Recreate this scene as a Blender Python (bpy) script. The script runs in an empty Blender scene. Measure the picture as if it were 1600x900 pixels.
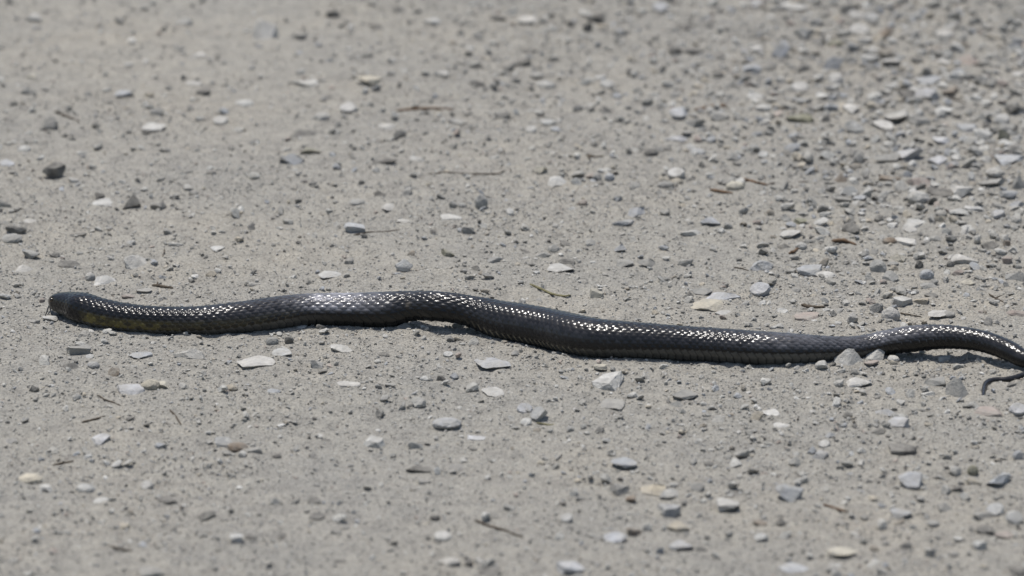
import bpy, bmesh, math, random
import numpy as np
from mathutils import Vector, noise as mnoise

# ------------------------------------------------------------------ camera, sky, sun, exposure
scene = bpy.context.scene
COL = scene.collection
THETA = math.radians(16.0)      # camera looks down at this angle
DIST = 6.0                      # metres from lens to the road point at the picture centre
LENS = 216.0
KPX = 36.0 / LENS / 1600.0      # ray slope per photograph pixel

cam_data = bpy.data.cameras.new('camera')
cam = bpy.data.objects.new('camera', cam_data)
COL.objects.link(cam)
CAM = np.array([0.0, -DIST * math.cos(THETA), DIST * math.sin(THETA)])
cam.location = CAM
cam.rotation_euler = (math.pi / 2 - THETA, 0, 0)
cam_data.lens = LENS
cam_data.sensor_width = 36.0
cam_data.sensor_fit = 'HORIZONTAL'
cam_data.clip_start = 0.1
cam_data.clip_end = 500.0
cam_data.dof.use_dof = True
cam_data.dof.focus_distance = 5.86
cam_data.dof.aperture_fstop = 6.0
scene.camera = cam

SUN_VEC = Vector((-0.20, 0.15, 0.965)).normalized()      # towards the sun: almost overhead
world = bpy.data.worlds.new('World')
scene.world = world
world.use_nodes = True
wn = world.node_tree.nodes
sky = wn.new('ShaderNodeTexSky')
sky.sky_type = 'NISHITA'
sky.sun_disc = False
sky.sun_elevation = math.asin(SUN_VEC.z)
sky.sun_rotation = math.atan2(SUN_VEC.x, SUN_VEC.y)
sky.air_density = 1.2
sky.dust_density = 2.0
wn['Background'].inputs['Strength'].default_value = 0.10
world.node_tree.links.new(sky.outputs[0], wn['Background'].inputs['Color'])

sun_data = bpy.data.lights.new('sun', 'SUN')
sun_data.energy = 3.6
sun_data.angle = math.radians(0.53)
sun_data.color = (1.0, 0.965, 0.91)
sun = bpy.data.objects.new('sun', sun_data)
COL.objects.link(sun)
sun.rotation_euler = (-SUN_VEC).to_track_quat('-Z', 'Y').to_euler()
sun.location = (0, 0, 5)

scene.view_settings.view_transform = 'Standard'
scene.view_settings.look = 'None'
scene.view_settings.gamma = 1.0
scene.view_settings.use_curve_mapping = False
scene.view_settings.exposure = 0.24
scene.render.engine = 'CYCLES'

# ------------------------------------------------------------------ helpers
rng = np.random.default_rng(11)
random.seed(11)
FWD = np.array([0.0, math.cos(THETA), -math.sin(THETA)])
UPV = np.array([0.0, math.sin(THETA), math.cos(THETA)])
RGT = np.array([1.0, 0.0, 0.0])


def ray(px, py):
    px = np.asarray(px, float); py = np.asarray(py, float)
    return FWD + RGT * ((px - 800) * KPX)[..., None] - UPV * ((py - 450) * KPX)[..., None]


def at_z(px, py, z):
    """the point at height z that a photograph pixel looks at"""
    d = ray(px, py)
    t = (np.asarray(z, float) - CAM[2]) / d[..., 2]
    return CAM + d * t[..., None]


def mpp_at(p):
    """metres per photograph pixel at a point"""
    return ((p - CAM) @ FWD) * KPX


class Lattice:
    """smooth value noise that numpy can evaluate on arrays"""
    def __init__(self, seed):
        self.t = np.random.default_rng(seed).random((256, 256)) * 2 - 1

    def __call__(self, x, y, f):
        x = np.asarray(x) * f + 517.3; y = np.asarray(y) * f + 311.7
        i = np.floor(x).astype(int); j = np.floor(y).astype(int)
        u = x - i; v = y - j
        u = u * u * (3 - 2 * u); v = v * v * (3 - 2 * v)
        t = self.t
        a = t[i % 256, j % 256]; b = t[(i + 1) % 256, j % 256]
        c = t[i % 256, (j + 1) % 256]; d = t[(i + 1) % 256, (j + 1) % 256]
        return (a * (1 - u) + b * u) * (1 - v) + (c * (1 - u) + d * u) * v


L1, L2, L3, L4, L5 = (Lattice(s) for s in (3, 4, 5, 6, 7))


def ground_macro(x, y):
    return 0.0028 * L1(x, y, 5.0) + 0.0016 * L2(x + .37, y * .83 + x * .2, 14.0)


def ground_z(x, y):
    crust = np.clip(L3(x + y * .3, y - x * .2, 46.0) * 1.6 + .25 * L2(x, y, 110.0), -.35, .55)
    return (ground_macro(x, y) + 0.0021 * crust + 0.0016 * np.abs(L4(x - y * .4, y + x * .3, 75.0)) ** 1.2
            + 0.0013 * L5(x + y * .5, y - x * .4, 150.0))


def mesh_np(name, verts, faces, mat=None, smooth=False):
    """mesh from arrays; faces is (n, k) with k = 3 or 4"""
    me = bpy.data.meshes.new(name)
    n, k = faces.shape
    me.vertices.add(len(verts)); me.vertices.foreach_set('co', np.ascontiguousarray(verts, np.float32).ravel())
    me.loops.add(n * k); me.loops.foreach_set('vertex_index', np.ascontiguousarray(faces, np.int32).ravel())
    me.polygons.add(n)
    me.polygons.foreach_set('loop_start', np.arange(0, n * k, k, dtype=np.int32))
    me.polygons.foreach_set('use_smooth', np.full(n, smooth))
    me.update(calc_edges=True)
    me.validate()
    if mat is not None:
        me.materials.append(mat)
    return me


def color_attr(me, cols):
    a = me.color_attributes.new('tint', 'FLOAT_COLOR', 'POINT')
    c = np.ones((len(cols), 4), np.float32); c[:, :3] = cols
    a.data.foreach_set('color', c.ravel())


def link(name, data, parent=None, **props):
    o = bpy.data.objects.new(name, data)
    COL.objects.link(o)
    if parent is not None:
        o.parent = parent
    for k, v in props.items():
        if v is not None:
            o[k] = v
    return o


# ------------------------------------------------------------------ materials
class Nodes:
    def __init__(self, name):
        self.m = bpy.data.materials.new(name); self.m.use_nodes = True
        self.t = self.m.node_tree; self.b = self.t.nodes['Principled BSDF']

    def n(self, kind, **kw):
        x = self.t.nodes.new(kind)
        for k, v in kw.items():
            setattr(x, k, v)
        return x

    def l(self, a, b):
        self.t.links.new(a, b)

    def noise(self, vec, scale, detail=4, rough=.6):
        x = self.n('ShaderNodeTexNoise')
        x.inputs['Scale'].default_value = scale; x.inputs['Detail'].default_value = detail
        x.inputs['Roughness'].default_value = rough
        self.l(vec, x.inputs['Vector'])
        return x

    def ramp(self, fac, stops):
        x = self.n('ShaderNodeValToRGB')
        e = x.color_ramp.elements
        while len(e) < len(stops):
            e.new(.5)
        for el, (p, c) in zip(e, stops):
            el.position = p; el.color = (c if len(c) == 4 else (*c, 1))
        self.l(fac, x.inputs['Fac'])
        return x

    def mix(self, mode, fac, a, b):
        x = self.n('ShaderNodeMix', data_type='RGBA', blend_type=mode)
        for sock, v in ((x.inputs[0], fac), (x.inputs[6], a), (x.inputs[7], b)):
            if isinstance(v, (int, float)):
                sock.default_value = v
            elif isinstance(v, tuple):
                sock.default_value = v
            else:
                self.l(v, sock)
        return x.outputs[2]

    def bump(self, height, strength, dist, normal=None):
        x = self.n('ShaderNodeBump')
        x.inputs['Strength'].default_value = strength; x.inputs['Distance'].default_value = dist
        self.l(height, x.inputs['Height'])
        if normal is not None:
            self.l(normal, x.inputs['Normal'])
        return x.outputs['Normal']


def make_dirt():
    k = Nodes('dusty road dirt')
    co = k.n('ShaderNodeTexCoord').outputs['Object']
    big = k.noise(co, 3.5, 5, .6); mid = k.noise(co, 38, 6, .65); fine = k.noise(co, 420, 5, .7)
    c1 = k.ramp(big.outputs[0], [(.32, (.294, .282, .255)), (.52, (.318, .301, .266)), (.70, (.336, .312, .268))])
    c2 = k.ramp(mid.outputs[0], [(.30, (.80, .80, .81)), (.5, (1, 1, 1)), (.72, (1.14, 1.13, 1.11))])
    c3 = k.ramp(fine.outputs[0], [(.32, (.50, .50, .50)), (.48, (1, 1, 1)), (.68, (1.32, 1.32, 1.31))])
    col = k.mix('MULTIPLY', 1.0, c1.outputs[0], c2.outputs[0])
    col = k.mix('MULTIPLY', 1.0, col, c3.outputs[0])
    k.l(col, k.b.inputs['Base Color'])
    k.b.inputs['Roughness'].default_value = .95
    k.b.inputs['Specular IOR Level'].default_value = .15
    vor = k.n('ShaderNodeTexVoronoi'); vor.inputs['Scale'].default_value = 330; k.l(co, vor.inputs['Vector'])
    n1 = k.bump(vor.outputs['Distance'], .8, .0016)
    n2 = k.bump(fine.outputs[0], 1.0, .0026, n1)
    k.l(n2, k.b.inputs['Normal'])
    return k.m


def make_stone(attr):
    """stone colour from the object's own colour, or from the mesh tint for loose gravel"""
    k = Nodes('loose gravel' if attr else 'crushed rock')
    if attr:
        base = k.n('ShaderNodeVertexColor', layer_name='tint').outputs['Color']
        co = k.n('ShaderNodeTexCoord').outputs['Object']
        a = k.noise(co, 300, 3, .6)
    else:
        oi = k.n('ShaderNodeObjectInfo')
        base = oi.outputs['Color']
        g = k.n('ShaderNodeNewGeometry').outputs['Position']
        co = g
        a = k.noise(co, 130, 5, .65)
    r = k.ramp(a.outputs[0], [(.28, (.72, .72, .73)), (.5, (1, 1, 1)), (.74, (1.22, 1.21, 1.19))])
    col = k.mix('MULTIPLY', 1.0, base, r.outputs[0])
    if not attr:
        # grey bands and dust specks as in split slate
        w = k.noise(co, 60, 2, .5)
        st = k.ramp(w.outputs[0], [(.46, (1, 1, 1)), (.52, (.84, .84, .85)), (.60, (1.05, 1.05, 1.04))])
        col = k.mix('MULTIPLY', .8, col, st.outputs[0])
    # road dust caked on the rock in patches
    dn = k.noise(co, 210 if attr else 85, 6, .7)
    df = k.ramp(dn.outputs[0], [(.38, (.10, .10, .10)), (.64, (.68, .68, .68))])
    col = k.mix('MIX', df.outputs[0], col, (.322, .305, .270, 1))
    k.l(col, k.b.inputs['Base Color'])
    k.b.inputs['Roughness'].default_value = .9
    k.b.inputs['Specular IOR Level'].default_value = .25
    f = k.noise(co, 520, 4, .7)
    k.l(k.bump(f.outputs[0], .9, .0016), k.b.inputs['Normal'])
    return k.m


def make_snake_skin():
    k = Nodes('glossy black scales')
    base = k.n('ShaderNodeVertexColor', layer_name='tint')
    co = k.n('ShaderNodeTexCoord').outputs['Object']
    n = k.noise(co, 160, 5, .65)
    r = k.ramp(n.outputs[0], [(.3, (.75, .75, .75)), (.6, (1.1, 1.1, 1.1))])
    k.l(k.mix('MULTIPLY', 1.0, base.outputs['Color'], r.outputs[0]), k.b.inputs['Base Color'])
    rr = k.ramp(n.outputs[0], [(.3, (.15,) * 3), (.75, (.28,) * 3)])
    k.l(rr.outputs[0], k.b.inputs['Roughness'])
    k.b.inputs['Specular IOR Level'].default_value = .30
    f = k.noise(co, 900, 3, .6)
    k.l(k.bump(f.outputs[0], .12, .0004), k.b.inputs['Normal'])
    return k.m


def make_plain(name, col, rough, bump=None, spec=.3):
    k = Nodes(name)
    co = k.n('ShaderNodeTexCoord').outputs['Object']
    n = k.noise(co, 260, 5, .7)
    r = k.ramp(n.outputs[0], [(.3, tuple(c * .6 for c in col)), (.55, col), (.75, tuple(min(1, c * 1.35) for c in col))])
    k.l(r.outputs[0], k.b.inputs['Base Color'])
    k.b.inputs['Roughness'].default_value = rough
    k.b.inputs['Specular IOR Level'].default_value = spec
    if bump:
        k.l(k.bump(n.outputs[0], bump, .001), k.b.inputs['Normal'])
    return k.m


M_DIRT = make_dirt()
M_STONE = make_stone(False)
M_GRAVEL = make_stone(True)
M_SKIN = make_snake_skin()
M_EYE = make_plain('dark brown eye', (.050, .030, .014), .10, spec=.5)
M_PUPIL = make_plain('black pupil', (.002, .002, .002), .06, spec=.6)
M_TONGUE = make_plain('wet black tongue', (.008, .007, .008), .3, spec=.5)
M_TWIG = make_plain('weathered twig', (.085, .068, .05), .9, .8)
M_BARK = make_plain('brown dry bark', (.135, .088, .055), .9, .8)
M_LEAF = make_plain('olive dry stem', (.16, .145, .075), .8, .6)

# ------------------------------------------------------------------ the road
def axis(lo, hi, step, far):
    core = np.arange(lo, hi + step * .5, step)
    out = []
    d = step * 1.5; p = core[-1]
    while p < far:
        p += d; d *= 1.35; out.append(p)
    o2 = []
    d = step * 1.5; p = core[0]
    while p > -far:
        p -= d; d *= 1.35; o2.append(p)
    return np.concatenate([np.array(o2[::-1]), core, np.array(out)])


gx = axis(-.70, .70, .0032, 60.0)
gy = axis(-.98, 1.40, .0040, 90.0)
GX, GY = np.meshgrid(gx, gy, indexing='ij')
GZ = ground_z(GX, GY)
gverts = np.stack([GX, GY, GZ], -1).reshape(-1, 3)
nx, ny = len(gx), len(gy)
idx = np.arange(nx * ny).reshape(nx, ny)
gfaces = np.stack([idx[:-1, :-1], idx[1:, :-1], idx[1:, 1:], idx[:-1, 1:]], -1).reshape(-1, 4)
link('ground', mesh_np('ground', gverts, gfaces, M_DIRT, True), kind='structure',
     label='dusty grey beige dirt road surface strewn with grit', category='ground')

# ------------------------------------------------------------------ the snake
# stations from snout to vent: photograph x, top edge, bottom edge, clearance under the belly (pixels), width / height
S1 = [(77.6, 469, 471.5, 14, .8), (78.4, 465, 476, 12, .8), (80, 462.5, 479.5, 11, .82), (82.5, 460.6, 482.5, 10, .86), (86, 458.8, 485.2, 9, .92),
      (93, 457, 488, 8, 1.0), (100, 456.7, 490, 8, 1.06), (108, 456.9, 493, 7, 1.12), (117, 457.4, 497.5, 5, 1.14), (126, 458.4, 502, 4, 1.12),
      (135, 460.6, 505.5, 3, 1.06), (143, 463.2, 508, 2, 1.03), (155, 467, 511.5, 1, 1.03), (171, 470.8, 514.5, 0, 1.04), (194, 475.5, 517.5, 0, 1.06),
      (223, 479, 519.5, 0, 1.08), (250, 480.6, 521, 0, 1.08), (300, 481, 523, 0, 1.08), (350, 476.5, 521.5, 0, 1.08), (400, 470, 517, 0, 1.08),
      (440, 464.5, 512.5, 0, 1.06), (480, 461, 508, 2.5, 1.04), (520, 460, 509, 2.5, 1.04), (560, 459.6, 510.5, .5, 1.06), (600, 458, 512.4, 0, 1.06),
      (618, 457.3, 508.8, 4, 1.04), (635, 456.8, 502.5, 10, 1.02), (655, 456.6, 499.6, 15, 1.0), (680, 457, 500.5, 18, 1.0), (707, 460, 503, 17, 1.0),
      (733, 464, 508.5, 13, 1.02), (757, 467.5, 518, 6, 1.05), (782, 471.5, 528, .5, 1.08), (823, 477, 537, 0, 1.1), (860, 484, 544, 0, 1.12),
      (892, 491, 552, 0, 1.12), (925, 498, 557.3, 0, 1.12), (957, 502, 559, 0, 1.1), (1006, 506.2, 560.5, 0, 1.1), (1071, 511.5, 562.8, 0, 1.1),
      (1120, 514.5, 565, 0, 1.1), (1177, 518.5, 568.3, 0, 1.1), (1226, 521.5, 569, 0, 1.1), (1259, 524, 567.8, 0, 1.08), (1291, 526.4, 565, 0, 1.06),
      (1328, 527, 562, 0, 1.04), (1357, 523.5, 557.5, 2, 1.02), (1385, 517, 553.4, 6, 1.0), (1413, 511.6, 551, 12, 1.0), (1451, 508.4, 546.2, 17, 1.0),
      (1489, 509.4, 544.6, 20, 1.0), (1527, 515.2, 548, 19, 1.0), (1555, 523.3, 555.5, 15, 1.0), (1580, 534.5, 565.6, 11, 1.0), (1600, 547, 574.5, 7, 1.0)]
ST = [(x, (a + b) / 2, (b - a) / 2, l, w) for x, a, b, l, w in S1]
# the tail goes on out of the frame, turns and comes back: x, centre, radius, clearance, width / height
ST += [(1640, 570, 12.6, 3, 1.0), (1680, 577, 11.4, 1, 1.0), (1708, 583, 10.4, 0, 1.0), (1722, 590, 9.4, 0, 1.0), (1712, 597, 8.4, 0, 1.0), (1680, 599.5, 7.4, 0, 1.0),
       (1645, 594.5, 6.6, 0, 1.0), (1616, 589, 6.0, 0, 1.0), (1600, 586.8, 5.6, 0, 1.0), (1588, 590.5, 5.2, 0, 1.0), (1572, 593.5, 4.8, 0, 1.0), (1556, 593.8, 4.6, 0, 1.0),
       (1546, 595.5, 4.4, 0, 1.0), (1540, 600, 4.1, 0, 1.0), (1537.5, 607, 3.6, 0, 1.0), (1536.5, 615, 2.8, 0, 1.0), (1535, 622, 1.6, 0, 1.0), (1534.5, 625, .5, 0, 1.0)]
ST = np.array(ST)


def catmull(P, n):
    """Catmull-Rom through rows of P, n points evenly spaced in the chord parameter of columns 0, 1"""
    d = np.sqrt(((P[1:, :2] - P[:-1, :2]) * np.array([1, 2.0])) ** 2 @ np.ones(2)) ** .5 + 1e-6
    t = np.concatenate([[0], np.cumsum(d)])
    m = np.zeros_like(P)
    m[1:-1] = (P[2:] - P[:-2]) / (t[2:] - t[:-2])[:, None]
    m[0] = (P[1] - P[0]) / (t[1] - t[0]); m[-1] = (P[-1] - P[-2]) / (t[-1] - t[-2])
    q = np.linspace(0, t[-1], n)
    i = np.clip(np.searchsorted(t, q, 'right') - 1, 0, len(t) - 2)
    h = (t[i + 1] - t[i])[:, None]; u = ((q - t[i]) / (t[i + 1] - t[i]))[:, None]
    return ((2 * u**3 - 3 * u**2 + 1) * P[i] + (u**3 - 2 * u**2 + u) * h * m[i]
            + (-2 * u**3 + 3 * u**2) * P[i + 1] + (u**3 - u**2) * h * m[i + 1])


def snake_centres(Q):
    z = np.full(len(Q), .015)
    for _ in range(6):
        P = at_z(Q[:, 0], Q[:, 1], z)
        mp = mpp_at(P)
        z = ground_macro(P[:, 0], P[:, 1]) + (.90 * Q[:, 2] + Q[:, 3]) * mp - .0004
    return at_z(Q[:, 0], Q[:, 1], z), mp


Q = catmull(ST, 9000)
# even out the measured outline
kk = np.hanning(163)[1:-1]; kk /= kk.sum()
for c_ in (1, 2, 3, 4):
    sm = np.convolve(np.pad(Q[:, c_], 80, 'edge'), kk, 'valid')
    wgt = np.clip((Q[:, 0] - 150) / 60, 0, 1) * np.clip((1600 - Q[:, 0]) / 60, 0, 1)
    Q[:, c_] = Q[:, c_] * (1 - wgt) + sm * wgt
C, mp = snake_centres(Q)
arc = np.concatenate([[0], np.cumsum(np.linalg.norm(np.diff(C, axis=0), axis=1))])
LEN = arc[-1]
DS = .0008
# finer at the snout so that it closes in a round
sq = np.concatenate([np.linspace(0, .012, 30, endpoint=False), np.arange(.012, LEN, DS), [LEN]])
Q = np.stack([np.interp(sq, arc, Q[:, k]) for k in range(Q.shape[1])], -1)
C, mp = snake_centres(Q)


def smooth(a, n):
    k = np.hanning(n + 2)[1:-1]; k /= k.sum()
    p = np.concatenate([np.repeat(a[:1], n // 2, 0), a, np.repeat(a[-1:], n // 2, 0)])
    return np.stack([np.convolve(p[:, i], k, 'valid') for i in range(a.shape[1])], -1)[:len(a)]


T = np.gradient(smooth(C, 15), sq, axis=0)
T /= np.linalg.norm(T, axis=1)[:, None]
T[:48] = T[48]
T = smooth(T, 45)
T /= np.linalg.norm(T, axis=1)[:, None]
Zup = np.array([0, 0, 1.0])
SIDE = np.cross(T, Zup); SIDE /= np.linalg.norm(SIDE, axis=1)[:, None]
NUP = np.cross(SIDE, T)
NPHI = 172
PHI = np.linspace(-math.pi, math.pi, NPHI, endpoint=False)
# station position along the whole animal, kept growing where the tail turns back
back = np.arange(len(sq)) > np.argmax(Q[:, 0])
PX = np.where(back, 2 * Q[:, 0].max() - Q[:, 0], Q[:, 0])


def tab(rows):
    rows = np.array(rows, float)
    return np.interp(PX, rows[:, 0], rows[:, 1])


half_h = Q[:, 2] * mp
half_w = half_h * Q[:, 4]
nexp = tab([(78, 2.0), (90, 2.5), (125, 2.5), (150, 2.15), (400, 2.1), (1900, 2.05)])
cs, sn = np.cos(PHI)[None], np.sin(PHI)[None]
e = (2 / nexp)[:, None]
zz = np.sign(cs) * np.abs(cs) ** e * half_h[:, None]
yy = np.sign(sn) * np.abs(sn) ** e * half_w[:, None]
# the belly lies flat
lim = -.90 * half_h[:, None]
zz = np.where(zz < lim, lim + (zz - lim) * .15, zz)

# ---- scale pattern
pitch = tab([(78, 10), (130, 10), (160, 11.2), (300, 12), (380, 12.5), (440, 13.5), (500, 15), (560, 16.3), (700, 16.5), (760, 13), (800, 10.5),
             (850, 9.6), (900, 10), (960, 11.5), (1060, 12), (1300, 12), (1345, 10.5), (1450, 12), (1530, 11), (1600, 9), (1720, 7), (1850, 5), (1920, 3)]) * mp
Uc = np.concatenate([[0], np.cumsum(np.diff(sq) / ((pitch[1:] + pitch[:-1]) / 2))])
phiv = np.radians(tab([(78, 118), (150, 116), (260, 116), (330, 110), (420, 100), (480, 92), (620, 92), (720, 98), (800, 112), (900, 112), (980, 100),
                       (1060, 92), (1290, 90), (1345, 96), (1420, 92), (1540, 96), (1700, 100)]))
HR = np.where(PX < 1345, 8.5, 6.5)
HR = np.where(PX > 1610, 4.5, HR)
gap = tab([(78, 1.0), (280, 1.0), (340, .97), (480, .93), (520, .93), (600, .98), (760, 1.0), (1120, 1.0), (1200, .95), (1340, .93), (1400, .96), (1450, 1.02), (1900, 1.0)])
amp = tab([(78, 0), (90, .04), (98, .3), (106, .55), (120, .75), (135, .85), (152, 1.0), (175, 1), (760, 1), (850, .75), (940, .8), (1020, 1), (1200, .9), (1345, .8), (1450, .85),
           (1530, .5), (1600, .3), (1900, .15)])
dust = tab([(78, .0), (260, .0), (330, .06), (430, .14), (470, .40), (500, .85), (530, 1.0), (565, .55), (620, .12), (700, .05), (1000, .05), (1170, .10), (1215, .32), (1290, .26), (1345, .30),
            (1385, .50), (1430, .30), (1480, .12), (1540, .05), (1900, .06)])  # how much glossy sheen is painted into the scale colour
edge = tab([(78, .1), (300, .25), (700, .15), (1380, .3), (1430, .9), (1500, .7), (1560, .1), (1900, 0)])  # strength of the glints painted along the hind scale edges
U = np.repeat(Uc[:, None], NPHI, 1)
# scale columns bend back along the flank where the body twists
twist = tab([(78, 0), (350, 0), (430, .12), (480, .12), (540, 0), (1900, 0)])
V = PHI[None] / phiv[:, None] * HR[:, None]
U = U + twist[:, None] * V * .5
best = np.zeros_like(U); bid = np.full(U.shape, -1.0); br = np.ones_like(U); bu = np.zeros_like(U)
j0 = np.round(V)
g_ = gap[:, None]
for dj in (-1, 0, 1):
    J = j0 + dj
    ok = np.abs(J) <= np.floor(HR[:, None])
    off = np.mod(J, 2) * .5
    k0 = np.round(U - off)
    for dk in (-1, 0, 1):
        Kc = k0 + dk + off
        hsh = np.mod(np.sin(Kc * 12.9898 + J * 78.233) * 43758.5453, 1.0)
        u = U - Kc + (hsh - .5) * .05; v = V - J
        au = np.where(u > 0, .60, .78) * g_; av = .86 * g_
        r2 = np.abs(u / au) ** 2.6 + np.abs(v / av) ** 2.0
        tilt = .25 + .75 * (u + .78) / 1.38
        wob = 1 + (np.mod(hsh * 17.7, 1) - .5) * .55 * u + (np.mod(hsh * 29.3, 1) - .5) * .45 * v
        h = tilt * wob * (1 - .78 * r2) * np.clip((1.0 - r2) / .12, 0, 1) ** .6
        h = np.where(ok & (r2 < 1), h * (.92 + .16 * hsh), 0)
        win = h > best
        best = np.where(win, h, best); bid = np.where(win, hsh, bid); br = np.where(win, r2, br); bu = np.where(win, u, bu)
# belly scutes
aV = np.abs(V) - HR[:, None]
w = np.mod(Uc[:, None] + .25 - .30 * np.clip(aV, 0, 1.6), 1.0)
vent = np.clip((aV + .30) / .25, 0, 1)
hv = vent * (.25 + .45 * w) * np.clip((1 - w) / .10, 0, 1) ** .5
ventral = hv > best
best = np.maximum(best, hv)
relief = best * amp[:, None] * np.minimum(pitch * .25, .0021)[:, None]
rad = np.sqrt(zz ** 2 + yy ** 2) + 1e-9

# head: mouth line, brow, eye socket
deg = np.degrees(np.abs(PHI))[None]
mouth = np.exp(-((deg - 119) / 3.2) ** 2) * np.interp(PX, [78.5, 80, 106, 112], [0, 1, 1, 0])[:, None]
brow = np.exp(-((deg - 41) / 10) ** 2) * np.exp(-((PX - 88.5) / 5.0) ** 2)[:, None]
sock = np.exp(-((deg - 66) / 13) ** 2) * np.exp(-((PX - 88.5) / 4.4) ** 2)[:, None]
plates = (np.exp(-((deg - 22) / 2.2) ** 2) * np.interp(PX, [84, 88, 116, 122], [0, 1, 1, 0])[:, None]
          + np.exp(-((deg - 92) / 2.5) ** 2) * np.interp(PX, [80, 84, 118, 126], [0, 1, 1, 0])[:, None])
labial = np.exp(-(((np.mod(PX, 6.0) - 3) / .8)[:, None]) ** 2) * np.clip((deg - 94) / 4, 0, 1) * np.clip((136 - deg) / 4, 0, 1) * np.interp(PX, [80, 84, 112, 118], [0, 1, 1, 0])[:, None]
relief = relief - .0007 * mouth + .0006 * brow - .0006 * sock - .00022 * np.clip(plates, 0, 1) - .0002 * labial
f = 1 + relief / np.maximum(rad, .0012)
SV = C[:, None, :] + (zz * f)[..., None] * NUP[:, None, :] + (yy * f)[..., None] * SIDE[:, None, :]

# ---- colour of the skin and of each scale
skin = np.array([.0045, .0042, .0042])
black = np.array([.0085, .0085, .0092])
dusty = np.array([.340, .335, .360])  # pale grey used for the painted sheen and edge glints
olive = np.array([.165, .135, .040])
tan_ = np.array([.120, .100, .066])
colr = np.broadcast_to(skin, U.shape + (3,)).copy()


def lay(mask, c):
    global colr
    m = np.clip(mask, 0, 1)[..., None]
    colr = colr * (1 - m) + np.asarray(c) * m


on = ((bid >= 0) & ~ventral).astype(float)
lay(on * np.clip((1 - br) / .25, 0, 1), black)
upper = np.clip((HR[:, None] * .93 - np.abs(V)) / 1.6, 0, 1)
lay(on * dust[:, None] * (.35 + .6 * np.mod(bid * 7.13, 1)) * (.45 + .55 * np.clip(bu + .5, 0, 1)) * upper * np.clip((1 - br) / .3, 0, 1) * 1.35, dusty)  # sheen of the upper scales, painted as a paler colour
lay(on * edge[:, None] * np.clip((br - .5) / .3, 0, 1) * (bu > 0) * .35, dusty)  # specular rims painted pale on the hind edges
low = np.clip((np.abs(V) - HR[:, None] + 3.1) / .8, 0, 1)
lay(on * low * tab([(138, 0), (152, .75), (200, .75), (260, .48), (330, .2), (420, .1), (470, 0)])[:, None] * (.15 + .85 * np.mod(bid * 3.71, 1)) * np.clip((.8 - br) / .2, 0, 1), olive)
lay(on * np.clip((np.abs(V) - HR[:, None] + 4.0) / 2.0, 0, 1) * tab([(160, .0), (230, .35), (330, .55), (440, .6), (480, .2), (520, 0)])[:, None] * np.clip((br - .25) / .4, 0, 1) * (bu > -.1), tan_)
belly = np.stack([tab([(78, .05), (120, .055), (180, .075), (300, .070), (420, .075), (470, .045), (540, .016), (740, .018), (860, .045), (960, .060), (1100, .068), (1250, .085), (1330, .06), (1400, .014), (1900, .012)])] * 3, -1) * np.array([1.0, .97, .88])
seam = np.clip((1 - w) / .16, 0, 1) * np.clip(w / .05, 0, 1)
lay(ventral.astype(float), (belly[:, None, :] * (.25 + .75 * seam[..., None])))
ticks = ventral * np.clip((w - .72) / .1, 0, 1) * np.clip((1 - w) / .06, 0, 1) * np.clip((1.7 - aV) / .4, 0, 1)
lay(ticks * tab([(735, 0), (770, .7), (900, .6), (940, 0)])[:, None], (.20, .175, .125))
jaw = np.clip((deg - 122) / 4, 0, 1) * np.interp(PX, [78.5, 81, 118, 140], [0, 1, 1, 0])[:, None]
lay(jaw * .85, (.060, .058, .050))
lay(mouth * .9, (.004, .004, .004))
lay(np.clip(1.2 - np.abs(PX - 80), 0, 1)[:, None] * np.ones_like(U) * .3, (.03, .027, .022))
# an old scar on the flank
scar = np.exp(-((PX - 646) / 5) ** 2)[:, None] * np.exp(-((np.degrees(PHI)[None] - 68) / 11) ** 2)
lay(scar * .7, (.13, .11, .085))

ns = len(sq)
sid = np.arange(ns * NPHI).reshape(ns, NPHI)
nxt = np.roll(sid, -1, 1)
sfaces = np.stack([sid[:-1], sid[1:], nxt[1:], nxt[:-1]], -1).reshape(-1, 4)
me = mesh_np('body', SV.reshape(-1, 3), sfaces, M_SKIN, True)
# close snout and tail
bm = bmesh.new(); bm.from_mesh(me); bm.verts.ensure_lookup_table()
bm.faces.new([bm.verts[i] for i in sid[0]]); bm.faces.new([bm.verts[i] for i in sid[-1][::-1]])
bmesh.ops.recalc_face_normals(bm, faces=bm.faces[:])
bm.to_mesh(me); bm.free()
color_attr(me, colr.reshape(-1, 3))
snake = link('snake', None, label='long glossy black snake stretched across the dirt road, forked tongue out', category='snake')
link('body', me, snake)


def ball(name, centre, r, mat, parent, squash=None):
    bm = bmesh.new(); bmesh.ops.create_icosphere(bm, subdivisions=3, radius=r)
    for fa in bm.faces:
        fa.smooth = True
    m2 = bpy.data.meshes.new(name); bm.to_mesh(m2); bm.free(); m2.materials.append(mat)
    o = link(name, m2, parent); o.location = centre
    if squash is not None:
        d, k = squash
        o.rotation_mode = 'QUATERNION'
        o.rotation_quaternion = Vector(d).to_track_quat('Z', 'Y'); o.scale = (1, 1, k)
    return o


ie = int(np.argmin(np.abs(PX[:400] - 88.7)))
for sgn in (1, -1):
    jp = int(np.argmin(np.abs(np.degrees(PHI) - sgn * 64)))
    p = SV[ie, jp]; out = p - C[ie]; out = out / np.linalg.norm(out)
    er = 4.3 * mp[ie]
    eye = ball('eye', p - out * er * .42, er, M_EYE, snake)
    pup = ball('pupil', out * er * .60, er * .50, M_PUPIL, eye)

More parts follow.
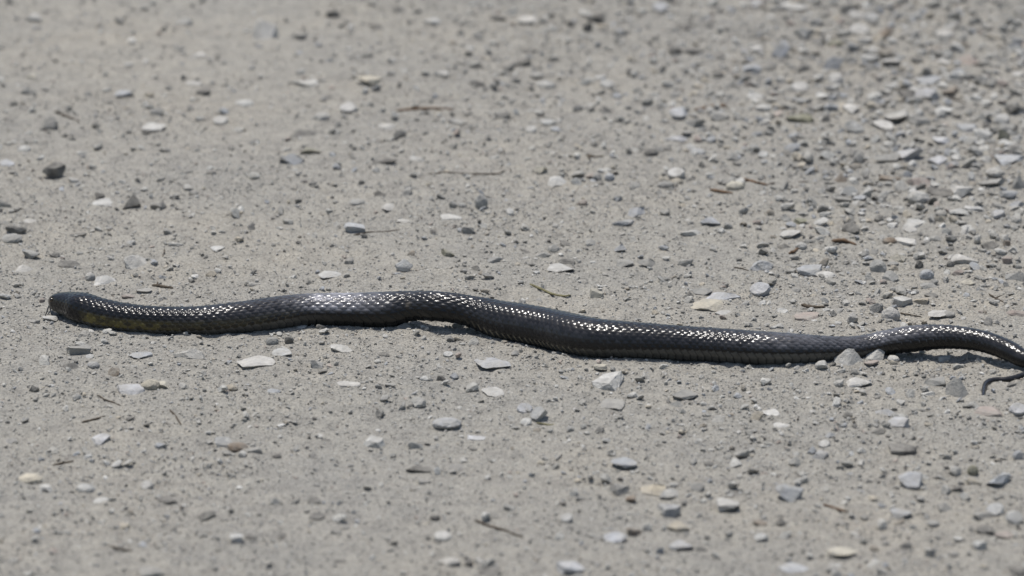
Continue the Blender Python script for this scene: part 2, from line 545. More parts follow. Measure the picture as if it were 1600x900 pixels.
# tongue
def tube(bm, pts, rads, nseg=8, flat=1.0, twist=0.0):
    pts = [Vector(p) for p in pts]; rings = []
    ref = Vector((0, 0, 1))
    for i, p in enumerate(pts):
        t = (pts[min(i + 1, len(pts) - 1)] - pts[max(i - 1, 0)]).normalized()
        rf = ref if abs(t.dot(ref)) < .9 else Vector((0, 1, 0))
        s = t.cross(rf).normalized(); n = s.cross(t)
        ring = []
        for k in range(nseg):
            a = 2 * math.pi * k / nseg + twist * i
            ring.append(bm.verts.new(p + s * math.cos(a) * rads[i] + n * math.sin(a) * rads[i] * flat))
        rings.append(ring)
    for a, b in zip(rings[:-1], rings[1:]):
        for k in range(nseg):
            bm.faces.new((a[k], a[(k + 1) % nseg], b[(k + 1) % nseg], b[k]))
    bm.faces.new(rings[0][::-1]); bm.faces.new(rings[-1])


def finish(bm, name, mat, smooth=True):
    bmesh.ops.recalc_face_normals(bm, faces=bm.faces[:])
    for fa in bm.faces:
        fa.smooth = smooth
    m2 = bpy.data.meshes.new(name); bm.to_mesh(m2); bm.free(); m2.materials.append(mat)
    return m2


def at_depth(px, py, y):
    d = ray(px, py); t = (y - CAM[1]) / d[1]
    return CAM + d * t


ys = C[0, 1]
bm = bmesh.new()
root = [at_depth(82, 475.5, ys), at_depth(78.5, 475.8, ys - .0005), at_depth(77.2, 477, ys - .001)]
tube(bm, root, [.0011, .0010, .0009], flat=.7)
tips = [[(77.2, 477), (75.3, 480.5), (73.8, 485), (72.2, 490), (70, 494.5), (67, 498)], [(77.2, 477), (78.2, 481), (79.2, 485.5), (80.2, 489.5), (81, 492.3)]]
for prong in tips:
    end = at_z(prong[-1][0], prong[-1][1], ground_z(*at_z(prong[-1][0], prong[-1][1], 0.0)[:2]) + .001)
    n = len(prong)
    pts = [at_depth(a, b, (ys - .001) * (1 - i / (n - 1)) + end[1] * i / (n - 1)) for i, (a, b) in enumerate(prong)]
    tube(bm, pts, [.00085 - .0005 * i / (n - 1) for i in range(n)])
link('tongue', finish(bm, 'tongue', M_TONGUE), snake, label='thin black forked tongue reaching down to the dirt')

# ------------------------------------------------------------------ stones
def unit_stone(shape, seed, sub, slope=False):
    """an angular rock, plane-cut from a ball and scaled into the unit box"""
    r = np.random.default_rng(seed)
    bm = bmesh.new(); bmesh.ops.create_icosphere(bm, subdivisions=sub, radius=1.0)
    v = np.array([x.co[:] for x in bm.verts])
    ncut = {'c': 9, 'f': 8, 'w': 7, 'o': 0, 'l': 8, 'b': 7}[shape]
    cuts = []
    for _ in range(ncut):
        n = r.normal(size=3); n /= np.linalg.norm(n)
        cuts.append((n, r.uniform(.35, .72)))
    if shape == 'w':            # a pyramid or fin
        a0 = r.uniform(0, 6.28)
        for q in range(3 + seed % 2):
            a = a0 + q * 6.283 / (3 + seed % 2) + r.uniform(-.3, .3)
            n = np.array([math.cos(a), math.sin(a), r.uniform(.45, .8)]); cuts.append((n / np.linalg.norm(n), r.uniform(.28, .4)))
    if shape == 'f':
        for _ in range(2):
            n = np.array([r.uniform(-.25, .25), r.uniform(-.25, .25), 1.0]); cuts.append((n / np.linalg.norm(n), r.uniform(.3, .42)))
    if shape == 'b':            # a block with square faces
        a0 = r.uniform(0, 1.57)
        for q in range(4):
            a = a0 + q * 1.571 + r.uniform(-.15, .15)
            n = np.array([math.cos(a), math.sin(a), r.uniform(-.1, .25)]); cuts.append((n / np.linalg.norm(n), r.uniform(.5, .6)))
        n = np.array([r.uniform(-.3, .3), r.uniform(-.3, .1), 1.0]); cuts.append((n / np.linalg.norm(n), .45))
    if slope:                   # broken off along a sloping face that catches the light
        n = np.array([r.uniform(-.35, .15), -.62, .72]); cuts.append((n / np.linalg.norm(n), .33 if shape != 'o' else .5))
    for n, d in cuts:
        s = v @ n - d
        v = v - np.where(s > 0, s, 0)[:, None] * n
    amp_ = .06 if shape == 'o' else .038
    o3 = r.uniform(0, 50, 3)
    for i in range(len(v)):
        p = Vector(v[i] * 2.2 + o3)
        q = Vector(v[i] * 6.0 + o3)
        v[i] *= 1 + amp_ * 2 * mnoise.noise(p) + amp_ * mnoise.noise(q)
    lo, hi = v.min(0), v.max(0)
    v = (v - (lo + hi) / 2) / (hi - lo)
    f = np.array([[x.index for x in fa.verts] for fa in bm.faces])
    bm.free()
    return v, f


HULL = {  # outlines of the three big angular stones beside the snake: x along the road, y away, z up
    'A': [(-.5, -.1, 0), (-.1, .4, .3), (.4, .45, .5), (.5, .35, .1), (.25, -.5, -.5), (.02, -.45, .1), (-.4, -.4, -.5), (.5, .5, -.5), (-.5, .5, -.5)],
    'B': [(-.5, -.2, -.3), (-.45, .1, 0), (-.05, .1, .5), (.2, .15, .48), (.5, .1, -.1), (.42, 0, -.35), (0, -.5, -.42), (-.5, .5, -.5), (.5, .5, -.5), (.3, -.1, -.5)],
    'C': [(-.5, -.1, -.2), (-.5, .1, .15), (-.2, .2, .5), (.02, .2, .42), (.5, 0, -.5), (.1, -.5, -.5), (-.5, -.3, -.4), (.3, .5, -.5), (-.4, .5, -.5)]}


def hull_stone(shape, seed):
    bm = bmesh.new()
    for p in HULL[shape]:
        bm.verts.new(p)
    bmesh.ops.convex_hull(bm, input=bm.verts[:])
    bmesh.ops.triangulate(bm, faces=bm.faces[:])
    bmesh.ops.subdivide_edges(bm, edges=bm.edges[:], cuts=5, use_grid_fill=True)
    bmesh.ops.triangulate(bm, faces=bm.faces[:])
    bm.verts.index_update()
    for x in bm.verts:
        x.co += Vector((mnoise.noise(x.co * 6 + Vector((seed, 0, 0))), mnoise.noise(x.co * 6 + Vector((0, seed, 9))), mnoise.noise(x.co * 6 + Vector((5, 0, seed))))) * .035
    v = np.array([x.co[:] for x in bm.verts]); f = np.array([[x.index for x in fa.verts] for fa in bm.faces])
    bm.free()
    return v, f


TONE = {'w': ((.50, .49, .465), 'chalky white'), 'p': ((.46, .448, .42), 'pale grey'), 'g': ((.26, .254, .238), 'mid grey'), 'b': ((.35, .358, .368), 'bluish grey'),
        'l': ((.43, .433, .445), 'bluish white'), 'd': ((.085, .081, .075), 'dark grey'), 't': ((.40, .345, .26), 'tan'), 'c': ((.47, .43, .345), 'cream'),
        'n': ((.165, .122, .085), 'brown'), 'r': ((.30, .245, .215), 'pinkish brown'), 'o': ((.17, .165, .11), 'olive grey')}
SHAPE = {'A': 'blocky', 'B': 'pointed', 'C': 'pointed', 'c': 'chunky', 'f': 'flat', 'w': 'pointed', 'o': 'rounded', 'l': 'long thin', 'b': 'blocky'}

# x y w h tone shape [label]: measured on the photograph, pixels
STONES = '''
52 27 26 16 w c
75 192 32 27 g w grey pyramid of rock with one shaded face beside a straight twig
48 120 14 8 c f
193 145 30 12 b f
345 187 24 15 w o chalky white pebble with a deep shadow below it on the smooth packed dirt
240 198 38 9 w f long white sliver lying flat on the smooth packed dirt
312 85 24 9 w f
288 32 30 18 p c
317 143 20 10 d f
303 130 26 8 w f
383 160 28 10 p f
22 160 14 9 d c
415 47 38 34 w c biggest chalky white rock on the smooth packed dirt
477 130 40 15 w f
545 167 27 20 w c
503 182 24 16 p o
482 208 54 11 d l long dark bar of stone lying on the packed dirt
577 125 36 18 c f cream stone with an orange tinge on the packed dirt
605 198 28 12 p f
718 190 34 14 g c
745 130 24 10 d l
690 115 22 12 w c
675 33 30 12 w f
700 46 24 10 d f
520 20 20 16 d c
590 42 16 8 d c
470 55 18 9 g f
780 28 24 9 d l
932 27 30 22 d w
918 42 14 16 d c
1032 10 24 18 l o
825 30 36 12 p f
830 80 24 12 d c
820 97 20 14 d c
838 117 26 10 g f
853 131 28 14 p o
948 130 20 14 w o
1073 43 30 12 d l
1055 77 22 12 d c
1085 80 30 11 d l
1122 114 22 13 d c
1060 175 27 20 l c
1087 190 30 16 g c
1125 180 30 14 g f
1056 216 36 12 l l smooth bluish white stone shaped like a short bar
1183 6 22 14 l c
1183 77 22 12 w f
1180 150 24 12 w o
1192 168 22 12 w f
946 170 22 12 d w
830 201 16 12 w o
857 190 26 11 w f
1175 105 30 16 b c
1220 75 28 32 l w tall bluish white stone standing on edge in the rubble bank
1240 10 50 18 p f
1325 14 24 20 d c
1337 22 24 18 w c
1362 26 20 16 w o
1343 46 30 20 w o
1258 50 28 20 p c
1275 32 24 16 p c
1352 62 24 12 p f
1385 49 28 13 n c ochre brown stone among the white stones of the rubble bank
1305 66 22 12 o o
1236 36 14 10 r c
1476 53 28 18 p o
1460 77 24 10 n o
1515 92 32 20 r w rusty brown jagged stone at the top of the rubble bank
1490 25 24 18 g c
1562 5 24 10 d b
1300 97 36 24 b c
1360 92 32 20 p c
1392 95 28 12 w f
1433 93 22 10 d f
1475 97 20 10 w f
1450 125 38 14 b f
1305 122 26 18 w b
1250 135 26 18 w o
1447 147 38 20 l b
1418 147 24 16 d c
1485 142 30 15 n f
1330 170 24 14 w b
1400 180 42 24 p c large pale grey craggy stone in the middle of the rubble bank
1435 188 38 18 g b
1475 172 30 14 p f
1335 197 30 24 p c
1380 195 30 16 w c
1250 183 42 14 o l dark mossy looking stone split into flat layers
1512 200 32 16 b f
1565 185 24 18 w c
1567 208 20 22 o c
1470 218 28 13 l f
1568 130 18 13 r c
1590 115 18 10 w o
1255 158 26 13 g f
1540 160 22 10 p f
1285 150 20 10 p f
38 232 20 12 p o
10 254 28 14 l c
85 264 34 22 d b dark block with a pale top standing on the dirt past the snake's head
205 312 29 24 d w dark brown jagged peak of stone past the snake's head
156 306 15 12 d c
165 316 36 10 w f
248 320 26 17 g c
18 371 32 16 g o
25 357 32 12 d l
50 396 28 16 g c
42 418 38 16 p w
108 412 34 14 d o lumpy dark stone lying close to the snake's head
85 398 16 8 d c
212 407 36 20 p c pale grey lump with a crumbling top, just past the snake's head
163 436 35 17 w w chalky white leaf-shaped chip just past the snake's head
141 431 15 14 p o
123 366 26 7 d l
340 388 22 7 w f
48 345 22 8 w o
115 281 18 9 p f
8 462 18 12 p c
455 247 38 20 b w bluish grey wedge with a shaded foot next to a dark olive stone
485 235 32 12 o l
602 252 34 12 d l
650 247 24 12 w c
593 302 19 11 d w small black wedge poking out of the dirt above a white chip
608 323 23 14 w c
752 314 20 24 g o grey egg-shaped stone standing upright on the dirt
722 320 15 9 g o
705 340 32 13 p f
553 355 30 17 b f
632 411 26 20 w w bluish white three-cornered chip on the dirt past the snake's back
700 393 22 12 o c
558 315 26 13 g o
515 430 34 8 w f
743 418 16 10 d w
773 405 24 12 g c
545 408 15 10 g c
797 330 12 12 w o
630 345 20 7 p f
870 282 28 16 w c
1017 237 22 16 d o
1057 269 26 18 w o clean white disc-shaped pebble with a shadow rim
1040 287 27 13 g o
952 275 15 12 b o
845 264 20 12 c c
1148 289 28 17 c o cream pebble lying between two strips of brown bark
1097 257 12 12 d w
1090 237 24 12 b o
1080 230 16 11 w o
1192 240 16 9 w o
993 330 28 17 l w
973 347 30 14 b c
1110 344 30 18 l w
1080 362 34 9 w l
875 367 22 8 d w
970 385 19 14 b w
822 392 28 8 d w
850 397 23 10 g c
883 380 15 9 d c
885 407 26 12 d c
878 418 40 11 w f
975 410 30 14 g f
1010 409 28 14 g w
1193 393 15 12 d c
1190 413 34 18 b c
1385 246 40 18 g l long brownish grey shard leaning on a big lilac stone
1420 240 42 26 l c big pale lilac boulder of the rubble bank
1465 251 30 18 l b
1487 256 20 14 b c
1312 276 21 18 n w dark brown stone with a steep shaded face
1325 297 28 18 p w
1318 311 26 12 g c
1390 278 36 11 n l
1437 284 34 18 r c pinkish brown stone capped by a cream sliver
1445 271 22 7 c l
1470 298 40 15 d c
1435 307 36 23 p o pale grey boulder with a bright white foot in the rubble bank
1456 313 15 15 d c
1505 298 32 20 p f
1518 275 11 15 w o
1550 285 40 14 g l
1575 250 44 20 b f
1555 268 30 16 p o
1592 282 20 22 g w
1575 303 28 16 b c
1522 325 30 10 w l
1470 332 19 12 g o
1560 335 22 15 b b
1497 342 12 10 d o
1590 318 26 14 b c
1250 346 24 10 o f
1330 355 26 18 d c charcoal black faceted stone alone on the dirt past the snake's tail half
1235 364 34 14 p c
1227 383 28 13 d w
1252 383 18 12 p o
1390 375 22 12 n o
1415 376 36 12 p f
1428 350 42 10 p f
1423 358 20 9 w o
1548 384 28 15 d c blue-black blocky stone near the rubble bank
1573 380 11 12 n b
1585 388 22 14 p c
1405 401 26 16 c w cream peaked stone heading a small heap of grey stones
1372 415 25 22 g c
1391 432 25 18 g b brownish grey square block in a small heap of stones
1395 411 18 8 g o
1435 412 15 15 d w
1448 428 22 19 b o
1505 405 42 19 p c large pale stone with a shadowed hollow past the snake's tail
1573 406 17 15 r b
1585 430 30 18 g c speckled grey stone past the snake's curled tail
1290 428 33 12 p o smooth pale oblong pebble leaning on a bluish flat stone
1265 421 40 17 b f
1510 439 26 12 c w
1485 412 12 11 d o
123 545 36 20 g b grey square block close in front of the snake's neck
140 556 13 7 w o
146 569 18 12 b o
110 571 24 11 d c
178 580 20 14 n c small brown nub in front of the snake's neck
205 607 38 18 l b bluish white slab with a shadowed edge beside a cream knob
235 599 28 19 c o cream knob of stone beside a bluish white slab
253 600 22 9 c f
220 556 36 12 b f
52 605 18 14 d w
52 502 20 8 g f
78 497 22 9 w f flat white chip right under the snake's forked tongue
66 468 9 8 r o tiny purplish pebble just off the snake's snout
200 462 20 8 r f
225 453 24 8 g f
296 551 50 17 p l long slanted shard with a dark lower edge in front of the snake's neck
400 566 58 15 w f wide chalky slab lying flat in front of the snake
425 532 20 14 g o
452 530 14 13 d c
440 550 30 11 w f
535 541 36 13 p w
495 566 24 18 p c
470 508 20 7 p o
632 508 26 14 g w grey wedge half under the raised loop of the snake
716 506 18 10 g f
770 568 58 19 b f broad slate-blue slab lying flat in front of the snake's middle
698 659 44 22 b o smooth bluish oval stone with a dark shadow rim, alone in front of the snake
545 601 36 8 w f
600 553 16 8 d o
427 611 24 10 b f
690 590 15 11 d c
700 552 15 9 w o
610 601 18 8 g f
505 580 16 8 d c
950 592 48 24 p A wedge-shaped block with a shaded side close in front of the snake's belly
1070 618 40 18 g f
1058 630 22 10 g w
955 631 40 9 g f
842 644 26 20 w c
820 637 24 17 l o
938 572 20 9 c f
770 612 32 14 p f
932 457 22 18 c c cream stone just past the snake's back beside an olive stem
1075 462 16 14 d w
1098 455 30 14 g c
1128 461 58 22 l w
1105 476 50 9 c f
1135 487 34 12 p w pale wedge chip touching the ground right behind the snake's back
1188 450 32 23 l o bluish white rounded cobble just past the snake's back
1325 557 44 31 p B big grey pyramid stone pressed against the snake's near side
1367 551 30 24 p w pale tilted shard leaning on the snake next to a grey pyramid stone
1361 566 22 9 r f
1396 559 18 11 p o
1283 568 20 12 p c
1301 568 11 8 d c
1392 489 28 24 p o pale rounded boulder just past the snake's tail half
1410 470 32 18 p b
1370 478 22 16 g c
1437 468 28 14 t c
1455 461 20 6 d f
1243 453 17 10 g o
1222 485 18 9 w o
1260 495 36 15 r f
1332 496 16 18 p c
1340 596 44 18 p c low grey hump with a shaded front near the pyramid stone
1460 596 36 16 g f
1500 605 42 34 g C upright grey fin of slate beside the curled tail tip
1475 559 22 10 p f
1515 553 24 12 g w small grey wedge in the shade under the arched tail
1385 643 36 14 b c
1402 660 36 20 l b
1370 673 24 10 d c
1205 645 30 13 w f
1220 664 26 8 w f
1545 643 44 17 r f
1590 638 26 20 l o
1590 490 38 13 r l
1480 490 24 12 g o
1465 490 30 15 p f
1545 502 16 8 d f
1580 600 16 6 d f
157 685 30 17 l c
350 689 28 19 w c chalky white stone touching a brown pebble in front of the snake
371 697 32 17 n o glossy brown pebble touching a chalky white stone
398 703 24 11 g l
47 746 38 18 c o cream lump on the smooth dirt in front of the snake's head
72 762 20 12 w f
134 762 30 16 p o
157 782 26 9 w f
230 757 19 14 w o
262 781 30 10 d f
320 804 30 16 d w
370 840 20 13 w f
238 891 40 16 g c
392 838 18 8 d o
16 688 24 9 g c
585 690 32 19 p b
655 733 42 13 d l
745 684 36 12 l f
712 730 30 14 g o
663 752 20 10 g f
495 806 24 11 d f
492 781 22 11 d c
692 836 28 13 p o
702 876 32 14 p o
530 877 22 8 d l
765 893 34 14 d c
680 807 16 8 d o
433 712 14 8 d o
975 724 40 17 b f
968 763 32 20 g b
1020 763 40 20 t w
1045 771 28 20 w w
1045 797 36 20 b b
985 778 15 9 n f
960 838 38 17 l o
990 829 22 15 n c
1060 822 36 16 t f
1138 787 36 20 p b
892 885 44 20 l f
1065 852 36 16 l f
885 808 19 14 w o
1187 818 22 10 n f
1190 840 22 15 w c
1108 724 16 9 d o
1412 701 44 17 d f low dark bar of slate in front of the snake's tail half
1424 749 40 28 l c bluish white faceted rock in front of the snake's tail half
1560 748 38 22 b c
1520 733 17 16 o o
1233 769 42 27 b c dark fronted lump with a bluish top in front of the snake
1282 711 24 15 b b
1288 692 18 12 w o
1555 795 27 20 w o
1585 807 27 22 w o
1536 804 28 14 g f
1540 828 30 16 d c
1568 835 28 12 r f
1408 803 32 17 b f
1478 790 26 16 g w
1458 817 20 10 g o
1315 862 42 18 c f
1240 885 46 14 l f
1530 850 22 14 w b
1490 865 18 10 g o
1218 815 20 14 d w
1590 893 30 16 d c
'''


def zone(x, y):
    i = int(np.argmin(np.abs(S1x - x)))
    end = "head" if x < 560 else ("middle" if x < 1080 else "tail")
    dy = y - S1y[i]
    if dy < 0:
        return f"{'far' if y < 210 else 'close'} beyond the snake's {end}"
    return f"{'well' if y > 690 else 'close'} in front of the snake's {end}"


S1x = np.array([s[0] for s in S1]); S1y = np.array([(s[1] + s[2]) / 2 for s in S1])
built = []
placed = []          # x, y, radius on the road, to keep the gravel out of the big stones


def put_stone(i, x, y, wpx, hpx, tone, shape, label):
    p = at_z(x, y, 0.0)
    for _ in range(4):
        mpx = mpp_at(p)
        wm = wpx * mpx
        dm = wm * ({'l': .50, 'f': 1.0, 'b': .9, 'o': .95}.get(shape, .88)) * (.85 + .3 * random.random())
        H = max((hpx * mpx - dm * math.sin(THETA) * .8) / math.cos(THETA), wm * .13)
        g = ground_z(p[0], p[1])
        p = at_z(x, y, g + H / 2)
    sunk = .28 * H + .0012
    v, f = hull_stone(shape, i) if shape in HULL else unit_stone(shape, 100 + i * 7, 4 if wpx >= 30 else (3 if wpx >= 15 else 2), tone in 'wl' and shape in 'cwbo')
    rz = 0.0 if shape in HULL else (random.random() - .5) * (.25 if shape in 'l' else .5)
    full = H + sunk
    dx, dy = wm * 1.06, dm * 1.06
    me = mesh_np('stone', v * np.array([dx, dy, full]), f, M_STONE, False)
    o = link('stone', me)
    o.location = (p[0], p[1], g - sunk + full / 2)
    tilt = .0 if shape in 'fABC' else .12
    o.rotation_euler = (random.uniform(-tilt, tilt), random.uniform(-tilt, tilt), rz)
    c, tn = TONE[tone]
    j = random.uniform(.86, 1.12); wr = random.uniform(-.02, .02)
    o.color = (c[0] * j * (1 + wr), c[1] * j, c[2] * j * (1 - wr), 1)
    o['category'] = 'stone'
    if label:
        o['label'] = label
        o['group'] = 'stones lying on the dirt road'
    else:
        size = 'tiny ' if wpx < 16 else ('small ' if wpx < 23 else ('large ' if wpx >= 35 else ''))
        z = zone(x, y)
        o['label'] = f"{size}{tn} {SHAPE[shape]} stone {z}"
        o['group'] = o['label'].replace(' stone ', ' stones ')
    placed.append((p[0], p[1], max(dx, dy) * .45))
    built.append((o, x, y, tn, not label))


rows = [l.split(None, 6) for l in STONES.strip().splitlines()]
for i, r in enumerate(rows):
    put_stone(i, *(float(q) for q in r[:4]), r[4], r[5], r[6] if len(r) > 6 else None)
placed = np.array(placed)
# stones that would share a label are told apart by the stone next to them, or by size
def relabel(tell):
    byl = {}
    for q in built:
        byl.setdefault(q[0]['label'], []).append(q)
    for lab, qs in byl.items():
        if len(qs) > 1 and qs[0][4]:
            for q, extra in zip(qs, tell(qs)):
                if not extra:
                    continue
                new = lab + extra if extra[0] == ',' else extra + ' ' + lab
                if len(new.split()) > 16:
                    new = new.replace("the snake's", "snake's")
                if len(new.split()) <= 16:
                    q[0]['label'] = new
                    q[0]['group'] = q[0]['label'].replace(' stone ', ' stones ')


def by_neighbour(qs):
    out = []
    for o, x, y, tn, _ in qs:
        d, t2 = min((math.hypot(x - b[1], (y - b[2]) * 2), b[3]) for b in built if b[0] is not o)
        out.append(f", beside {t2} stone" if d < 55 else ", lying apart")
    return out


def by_size(qs):
    w = [round(q[0].dimensions.x, 4) for q in qs]
    z = [round(q[0].dimensions.z, 5) for q in qs]
    if len(qs) != 2:
        return [None] * len(qs)
    if abs(w[0] - w[1]) < .0008:
        return ['taller' if a == max(z) else 'lower' for a in z]
    return ['broader' if a == max(w) else 'narrower' for a in w]


bpy.context.view_layer.update()
relabel(by_neighbour)
relabel(by_size)

# ------------------------------------------------------------------ twigs, bark and a dry stem
keepout = []


def twig(name, pts, rpx, mat, label, cat, flat=1.0, lift=.0, fork=None, bow=0.0):
    n = 14
    P = np.array(pts, float)
    t = np.linspace(0, 1, len(P)); q = np.linspace(0, 1, n)
    xs = np.interp(q, t, P[:, 0]); ysx = np.interp(q, t, P[:, 1])
    out, rad = [], []
    for a, (x, y) in enumerate(zip(xs, ysx)):
        x += random.uniform(-.5, .5); y += random.uniform(-.35, .35)
        p = at_z(x, y, .001); g = ground_z(p[0], p[1]); m = float(mpp_at(p))
        rr = rpx * m * (1 - .55 * abs(q[a] - .35)) * random.uniform(.82, 1.15)
        p = at_z(x, y, g + rr * flat * .75 + lift * m + bow * m * math.sin(math.pi * q[a]))
        out.append(p); rad.append(rr)
    rad[0] *= .5; rad[-1] *= .45
    bm = bmesh.new()
    tube(bm, out, rad, 7, flat, .15)
    if fork is not None:
        k, ex, ey, r2 = fork
        a = out[k]; p = at_z(ex, ey, .002); g = ground_z(p[0], p[1])
        bpt = at_z(ex, ey, g + .003)
        tube(bm, [a + (bpt - a) * s for s in (0, .35, .7, 1)], [rad[k] * f * r2 for f in (1, .85, .6, .35)], 6)
    keepout.extend((p[0], p[1], r_ + .002) for p, r_ in zip(out, rad))
    link(name, finish(bm, name, mat, True), label=label, category=cat)


twig('twig', [(86, 174), (105, 182), (125, 190)], 1.9, M_TWIG, 'straight dark twig lying beside a grey pyramid of rock', 'twig')
twig('twig', [(552, 367), (575, 363), (600, 362), (625, 359)], 1.3, M_TWIG, 'thin straight twig on the dirt past the snake, under a bluish stone', 'twig')
twig('twig', [(660, 273), (700, 269), (740, 272), (780, 271), (790, 265)], 1.3, M_TWIG, 'long thin dark twig with a hooked end on the dirt', 'twig')
twig('twig', [(152, 617), (165, 625), (178, 629), (189, 634)], 1.5, M_TWIG, 'short bent twig below a bluish white slab', 'twig')
twig('twig', [(265, 640), (275, 651), (283, 664)], 1.7, M_TWIG, 'short stiff twig pointing away from the snake in front of its neck', 'twig')
twig('twig', [(128, 660), (148, 655), (165, 650)], 2.0, M_TWIG, 'stubby dark twig in front of the snake below the cream knob', 'twig')
twig('twig', [(742, 813), (765, 822), (790, 829), (818, 840)], 2.2, M_TWIG, 'greyish brown tapering stick well in front of the snake', 'twig')
twig('twig', [(1286, 788), (1305, 794), (1325, 800)], 2.4, M_BARK, 'reddish brown thick-ended twig in front of the snake', 'twig')
twig('twig', [(170, 853), (190, 858), (208, 862)], 2.0, M_TWIG, 'blunt grey stick on the smooth dirt in front of the snake', 'twig')
twig('twig', [(82, 727), (100, 723), (116, 720)], 1.8, M_TWIG, 'short grey stick above the cream lump in front of the snake', 'twig')
twig('twig', [(1406, 489), (1420, 491), (1440, 495)], 1.2, M_TWIG, 'thin twig beside the pale rounded boulder past the tail', 'twig')
twig('twig', [(1545, 459), (1556, 466), (1568, 472)], 1.6, M_TWIG, 'short dark forked twig past the curve of the tail', 'twig', fork=(6, 1566, 461, .8))
twig('twig', [(254, 402), (257, 394), (257, 388)], 1.0, M_TWIG, 'tiny bent twig beside the pale crumbling lump past the head', 'twig')
twig('twig', [(1147, 418), (1158, 419), (1170, 423)], 1.1, M_TWIG, 'tiny dark twig past the middle of the snake near a bluish cobble', 'twig')
twig('twig', [(1200, 287), (1230, 285), (1265, 284)], 1.4, M_TWIG, 'thin brown twig trailing from a strip of bark', 'twig')
twig('twig', [(1478, 150), (1495, 156), (1512, 163)], 1.6, M_TWIG, 'dark twig poking out of the rubble bank', 'twig')
twig('bark_strip', [(620, 173), (645, 170), (675, 169), (710, 171)], 4.0, M_BARK, 'long reddish brown strip of bark lying alone on packed dirt', 'bark', flat=.5)
twig('bark_strip', [(1084, 172), (1100, 169), (1118, 164), (1136, 163)], 3.6, M_BARK, 'ragged reddish brown bark strip resting against grey stones', 'bark', flat=.6, fork=(9, 1138, 168, .6))
twig('bark_strip', [(1110, 296), (1126, 299), (1145, 302)], 4.0, M_BARK, 'curled brown bark strip lying against a cream pebble', 'bark', flat=.6)
twig('bark_strip', [(1158, 279), (1178, 284), (1200, 289)], 4.0, M_BARK, 'brown bark strip running on from a cream pebble to a thin twig', 'bark', flat=.6)
twig('bark_strip', [(1300, 376), (1318, 375), (1338, 382)], 4.2, M_BARK, 'brown pod-like bark strip below the charcoal black stone', 'bark', flat=.7)
twig('bark_strip', [(1253, 476), (1268, 480), (1290, 480)], 4.2, M_TWIG, 'dark brown stub of wood just past the snake tail half', 'bark', flat=.8)
twig('bark_strip', [(917, 241), (930, 246), (943, 244)], 3.2, M_TWIG, 'small dark forked scrap of bark on bare dirt', 'bark', flat=.7, fork=(2, 922, 249, 1.0))
twig('bark_strip', [(238, 445), (252, 447), (270, 450)], 4.0, M_TWIG, 'dark crumpled scrap of bark just past the snake neck', 'bark', flat=.6, fork=(4, 246, 440, .5))
twig('bark_strip', [(1232, 396), (1242, 392), (1250, 385)], 3.0, M_BARK, 'bent olive brown scrap of bark leaning on a dark wedge', 'bark', flat=.7)
twig('dry_stem', [(828, 444), (845, 451), (862, 459), (880, 463), (892, 461)], 3.0, M_LEAF, 'curled olive green dry stem just past the snake back', 'stem', flat=.6, bow=2.0)
twig('dry_stem', [(838, 660), (860, 664), (885, 662)], 2.6, M_LEAF, 'tan dry stem flat on the dirt in front of the snake', 'stem', flat=.4)

# ------------------------------------------------------------------ loose gravel and grit
def templates(kind, count, seed):
    out = []
    for s in range(count):
        r = np.random.default_rng(seed + s)
        if kind == 'octa':
            v = np.array([[1, 0, 0], [-1, 0, 0], [0, 1, 0], [0, -1, 0], [0, 0, 1], [0, 0, -1]], float)
            v = v * r.uniform(.6, 1.2, (6, 1)) + r.normal(0, .18, (6, 3))
            f = np.array([[0, 2, 4], [2, 1, 4], [1, 3, 4], [3, 0, 4], [2, 0, 5], [1, 2, 5], [3, 1, 5], [0, 3, 5]])
        else:
            bm = bmesh.new(); bmesh.ops.create_icosphere(bm, subdivisions=1 if kind == 'ico' else 2, radius=1.0)
            v = np.array([x.co[:] for x in bm.verts]); f = np.array([[x.index for x in fa.verts] for fa in bm.faces]); bm.free()
            for _ in range(7):
                n = r.normal(size=3); n /= np.linalg.norm(n); d = r.uniform(.35, .75)
                q = v @ n - d
                v = v - np.where(q > 0, q, 0)[:, None] * n
            v = v + r.normal(0, .035, v.shape)
        out.append((v, f))
    return out


placed = np.concatenate([placed, np.array(keepout)])
PALETTE = np.array([[.36, .35, .325], [.30, .29, .265], [.26, .255, .24], [.44, .43, .40], [.54, .53, .50], [.30, .315, .335], [.16, .155, .145],
                    [.42, .37, .29], [.33, .27, .235], [.22, .19, .15], [.09, .086, .08]])


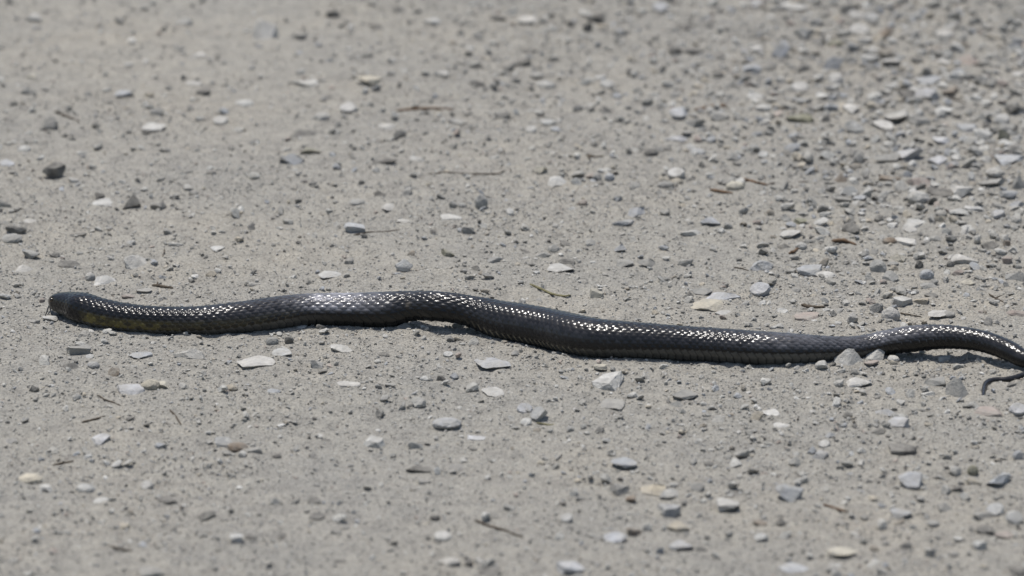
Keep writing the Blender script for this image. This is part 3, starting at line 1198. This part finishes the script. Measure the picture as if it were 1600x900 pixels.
def scatter(name, kind, n, lo, hi, power, weights, density, seed, label, sink=.35, flat=(.45, .9), grow=0.0):
    r = np.random.default_rng(seed)
    # candidates in picture space so that the crowd follows the road in view, with a margin round the frame
    m = n * 6
    x = r.uniform(-.85, .85, m); y = r.uniform(-1.05, 1.45, m)
    # frame test
    d = np.stack([x, y, np.zeros(m)], -1) - CAM
    t = d @ FWD
    px = d[:, 0] / t / KPX + 800; py = 450 - (d @ UPV) / t / KPX
    w = density(px, py)
    inside = (px > -60) & (px < 1660) & (py > -60) & (py < 960)
    w = w * np.where(inside, 1.0, .25)
    keep = r.random(m) < w
    x, y, px, py = x[keep][:n], y[keep][:n], px[keep][:n], py[keep][:n]
    n = len(x)
    # size: many small, few large
    s = lo * (1 - r.random(n) * (1 - (lo / hi) ** power)) ** (-1 / power)
    if grow:
        s = s * (1 + grow * bank(px, py)[0])
    # stay clear of the stones already placed
    if len(placed) and hi > .002:
        free = np.ones(n, bool)
        for qx, qy, qr in placed:
            free &= (x - qx) ** 2 + (y - qy) ** 2 > (qr + s * .5) ** 2
        x, y, s = x[free], y[free], s[free]; n = len(x)
    # and of the snake's body
    k = np.arange(0, len(C), 12)
    free = np.ones(n, bool)
    for a in k:
        dd = (x - C[a, 0]) ** 2 + (y - C[a, 1]) ** 2
        gap_ = (C[a, 2] - half_h[a] * .9) - ground_macro(C[a, 0], C[a, 1])
        if gap_ < .004:
            free &= dd > (half_w[a] * .80 + np.maximum(s - .003, 0) * .6) ** 2
    x, y, s = x[free], y[free], s[free]; n = len(x)
    tm = templates(kind, 14, seed * 31)
    which = r.integers(0, len(tm), n)
    a = r.uniform(0, 2 * math.pi, n)
    tx = r.normal(0, .22, n); ty = r.normal(0, .22, n)
    sx = s * r.uniform(.75, 1.25, n) / 2; sy = s * r.uniform(.6, 1.05, n) / 2; sz = s * r.uniform(*flat, n) / 2
    ci = r.choice(len(PALETTE), n, p=np.array(weights) / sum(weights))
    col = PALETTE[ci] * r.uniform(.82, 1.18, (n, 1))
    g = ground_z(x, y)
    VV, FF, CC = [], [], []
    base = 0
    for q, (v, f) in enumerate(tm):
        w_ = np.where(which == q)[0]
        if not len(w_):
            continue
        p = v[None] * np.stack([sx[w_], sy[w_], sz[w_]], -1)[:, None, :]
        # tilt then turn
        z = p[..., 2] + p[..., 0] * tx[w_, None] + p[..., 1] * ty[w_, None]
        ca, sa = np.cos(a[w_])[:, None], np.sin(a[w_])[:, None]
        xx = p[..., 0] * ca - p[..., 1] * sa + x[w_, None]
        yy_ = p[..., 0] * sa + p[..., 1] * ca + y[w_, None]
        z = z + (g[w_] + sz[w_] * (1 - 2 * sink))[:, None]
        VV.append(np.stack([xx, yy_, z], -1).reshape(-1, 3))
        nv = len(v)
        FF.append((f[None] + (base + np.arange(len(w_)) * nv)[:, None, None]).reshape(-1, 3))
        CC.append(np.repeat(col[w_], nv, 0))
        base += nv * len(w_)
    me = mesh_np(name, np.concatenate(VV), np.concatenate(FF), M_GRAVEL, False)
    color_attr(me, np.concatenate(CC))
    link(name, me, kind='stuff', label=label, category='gravel')


def bank(px, py):
    """how stony the road is: the rubble bank lies towards the far side by the tail, the wheel track is smooth"""
    b = np.exp(-(((px - 1480) / 330) ** 2 + ((py - 190) / 240) ** 2))
    c = np.exp(-(((px - 980) / 420) ** 2 + ((py - 90) / 150) ** 2)) * .35
    d = np.exp(-(((px - 1350) / 420) ** 2 + ((py - 640) / 200) ** 2)) * .25
    return b, c, d


def dens_pebble(px, py):
    b, c, d = bank(px, py)
    return np.clip(.17 + 1.0 * b + c + d, 0, 1)


def dens_grit(px, py):
    n = L1(px / 900, py / 330, 6.0)
    smooth_track = np.exp(-(((px - 250) / 420) ** 2 + ((py - 40) / 170) ** 2)) * .45
    return np.clip(.62 + .33 * n - smooth_track, .1, 1)


scatter('gravel', 'ico2', 5600, .0058, .0165, 2.3, [4, 3, 3, 3.6, 1.8, 1.8, 1.3, .8, .5, .5, .6], dens_pebble, 5, 'small loose stones scattered thickly over the dirt road', .28, (.35, .8), .5)
scatter('grit', 'ico', 40000, .0023, .0066, 2.2, [4, 4, 2.5, 3.4, 1.6, 1, .9, .5, .4, .3, .35], dens_grit, 6, 'coarse angular grit covering the dirt road', .26, (.35, .85))
scatter('dust_crumbs', 'octa', 56000, .0013, .0028, 2.4, [5, 5, 2.5, 3, .8, .6, .6, .5, .3, .3, .2], dens_grit, 7, 'fine crumbs of dirt and sand covering the road', .25)
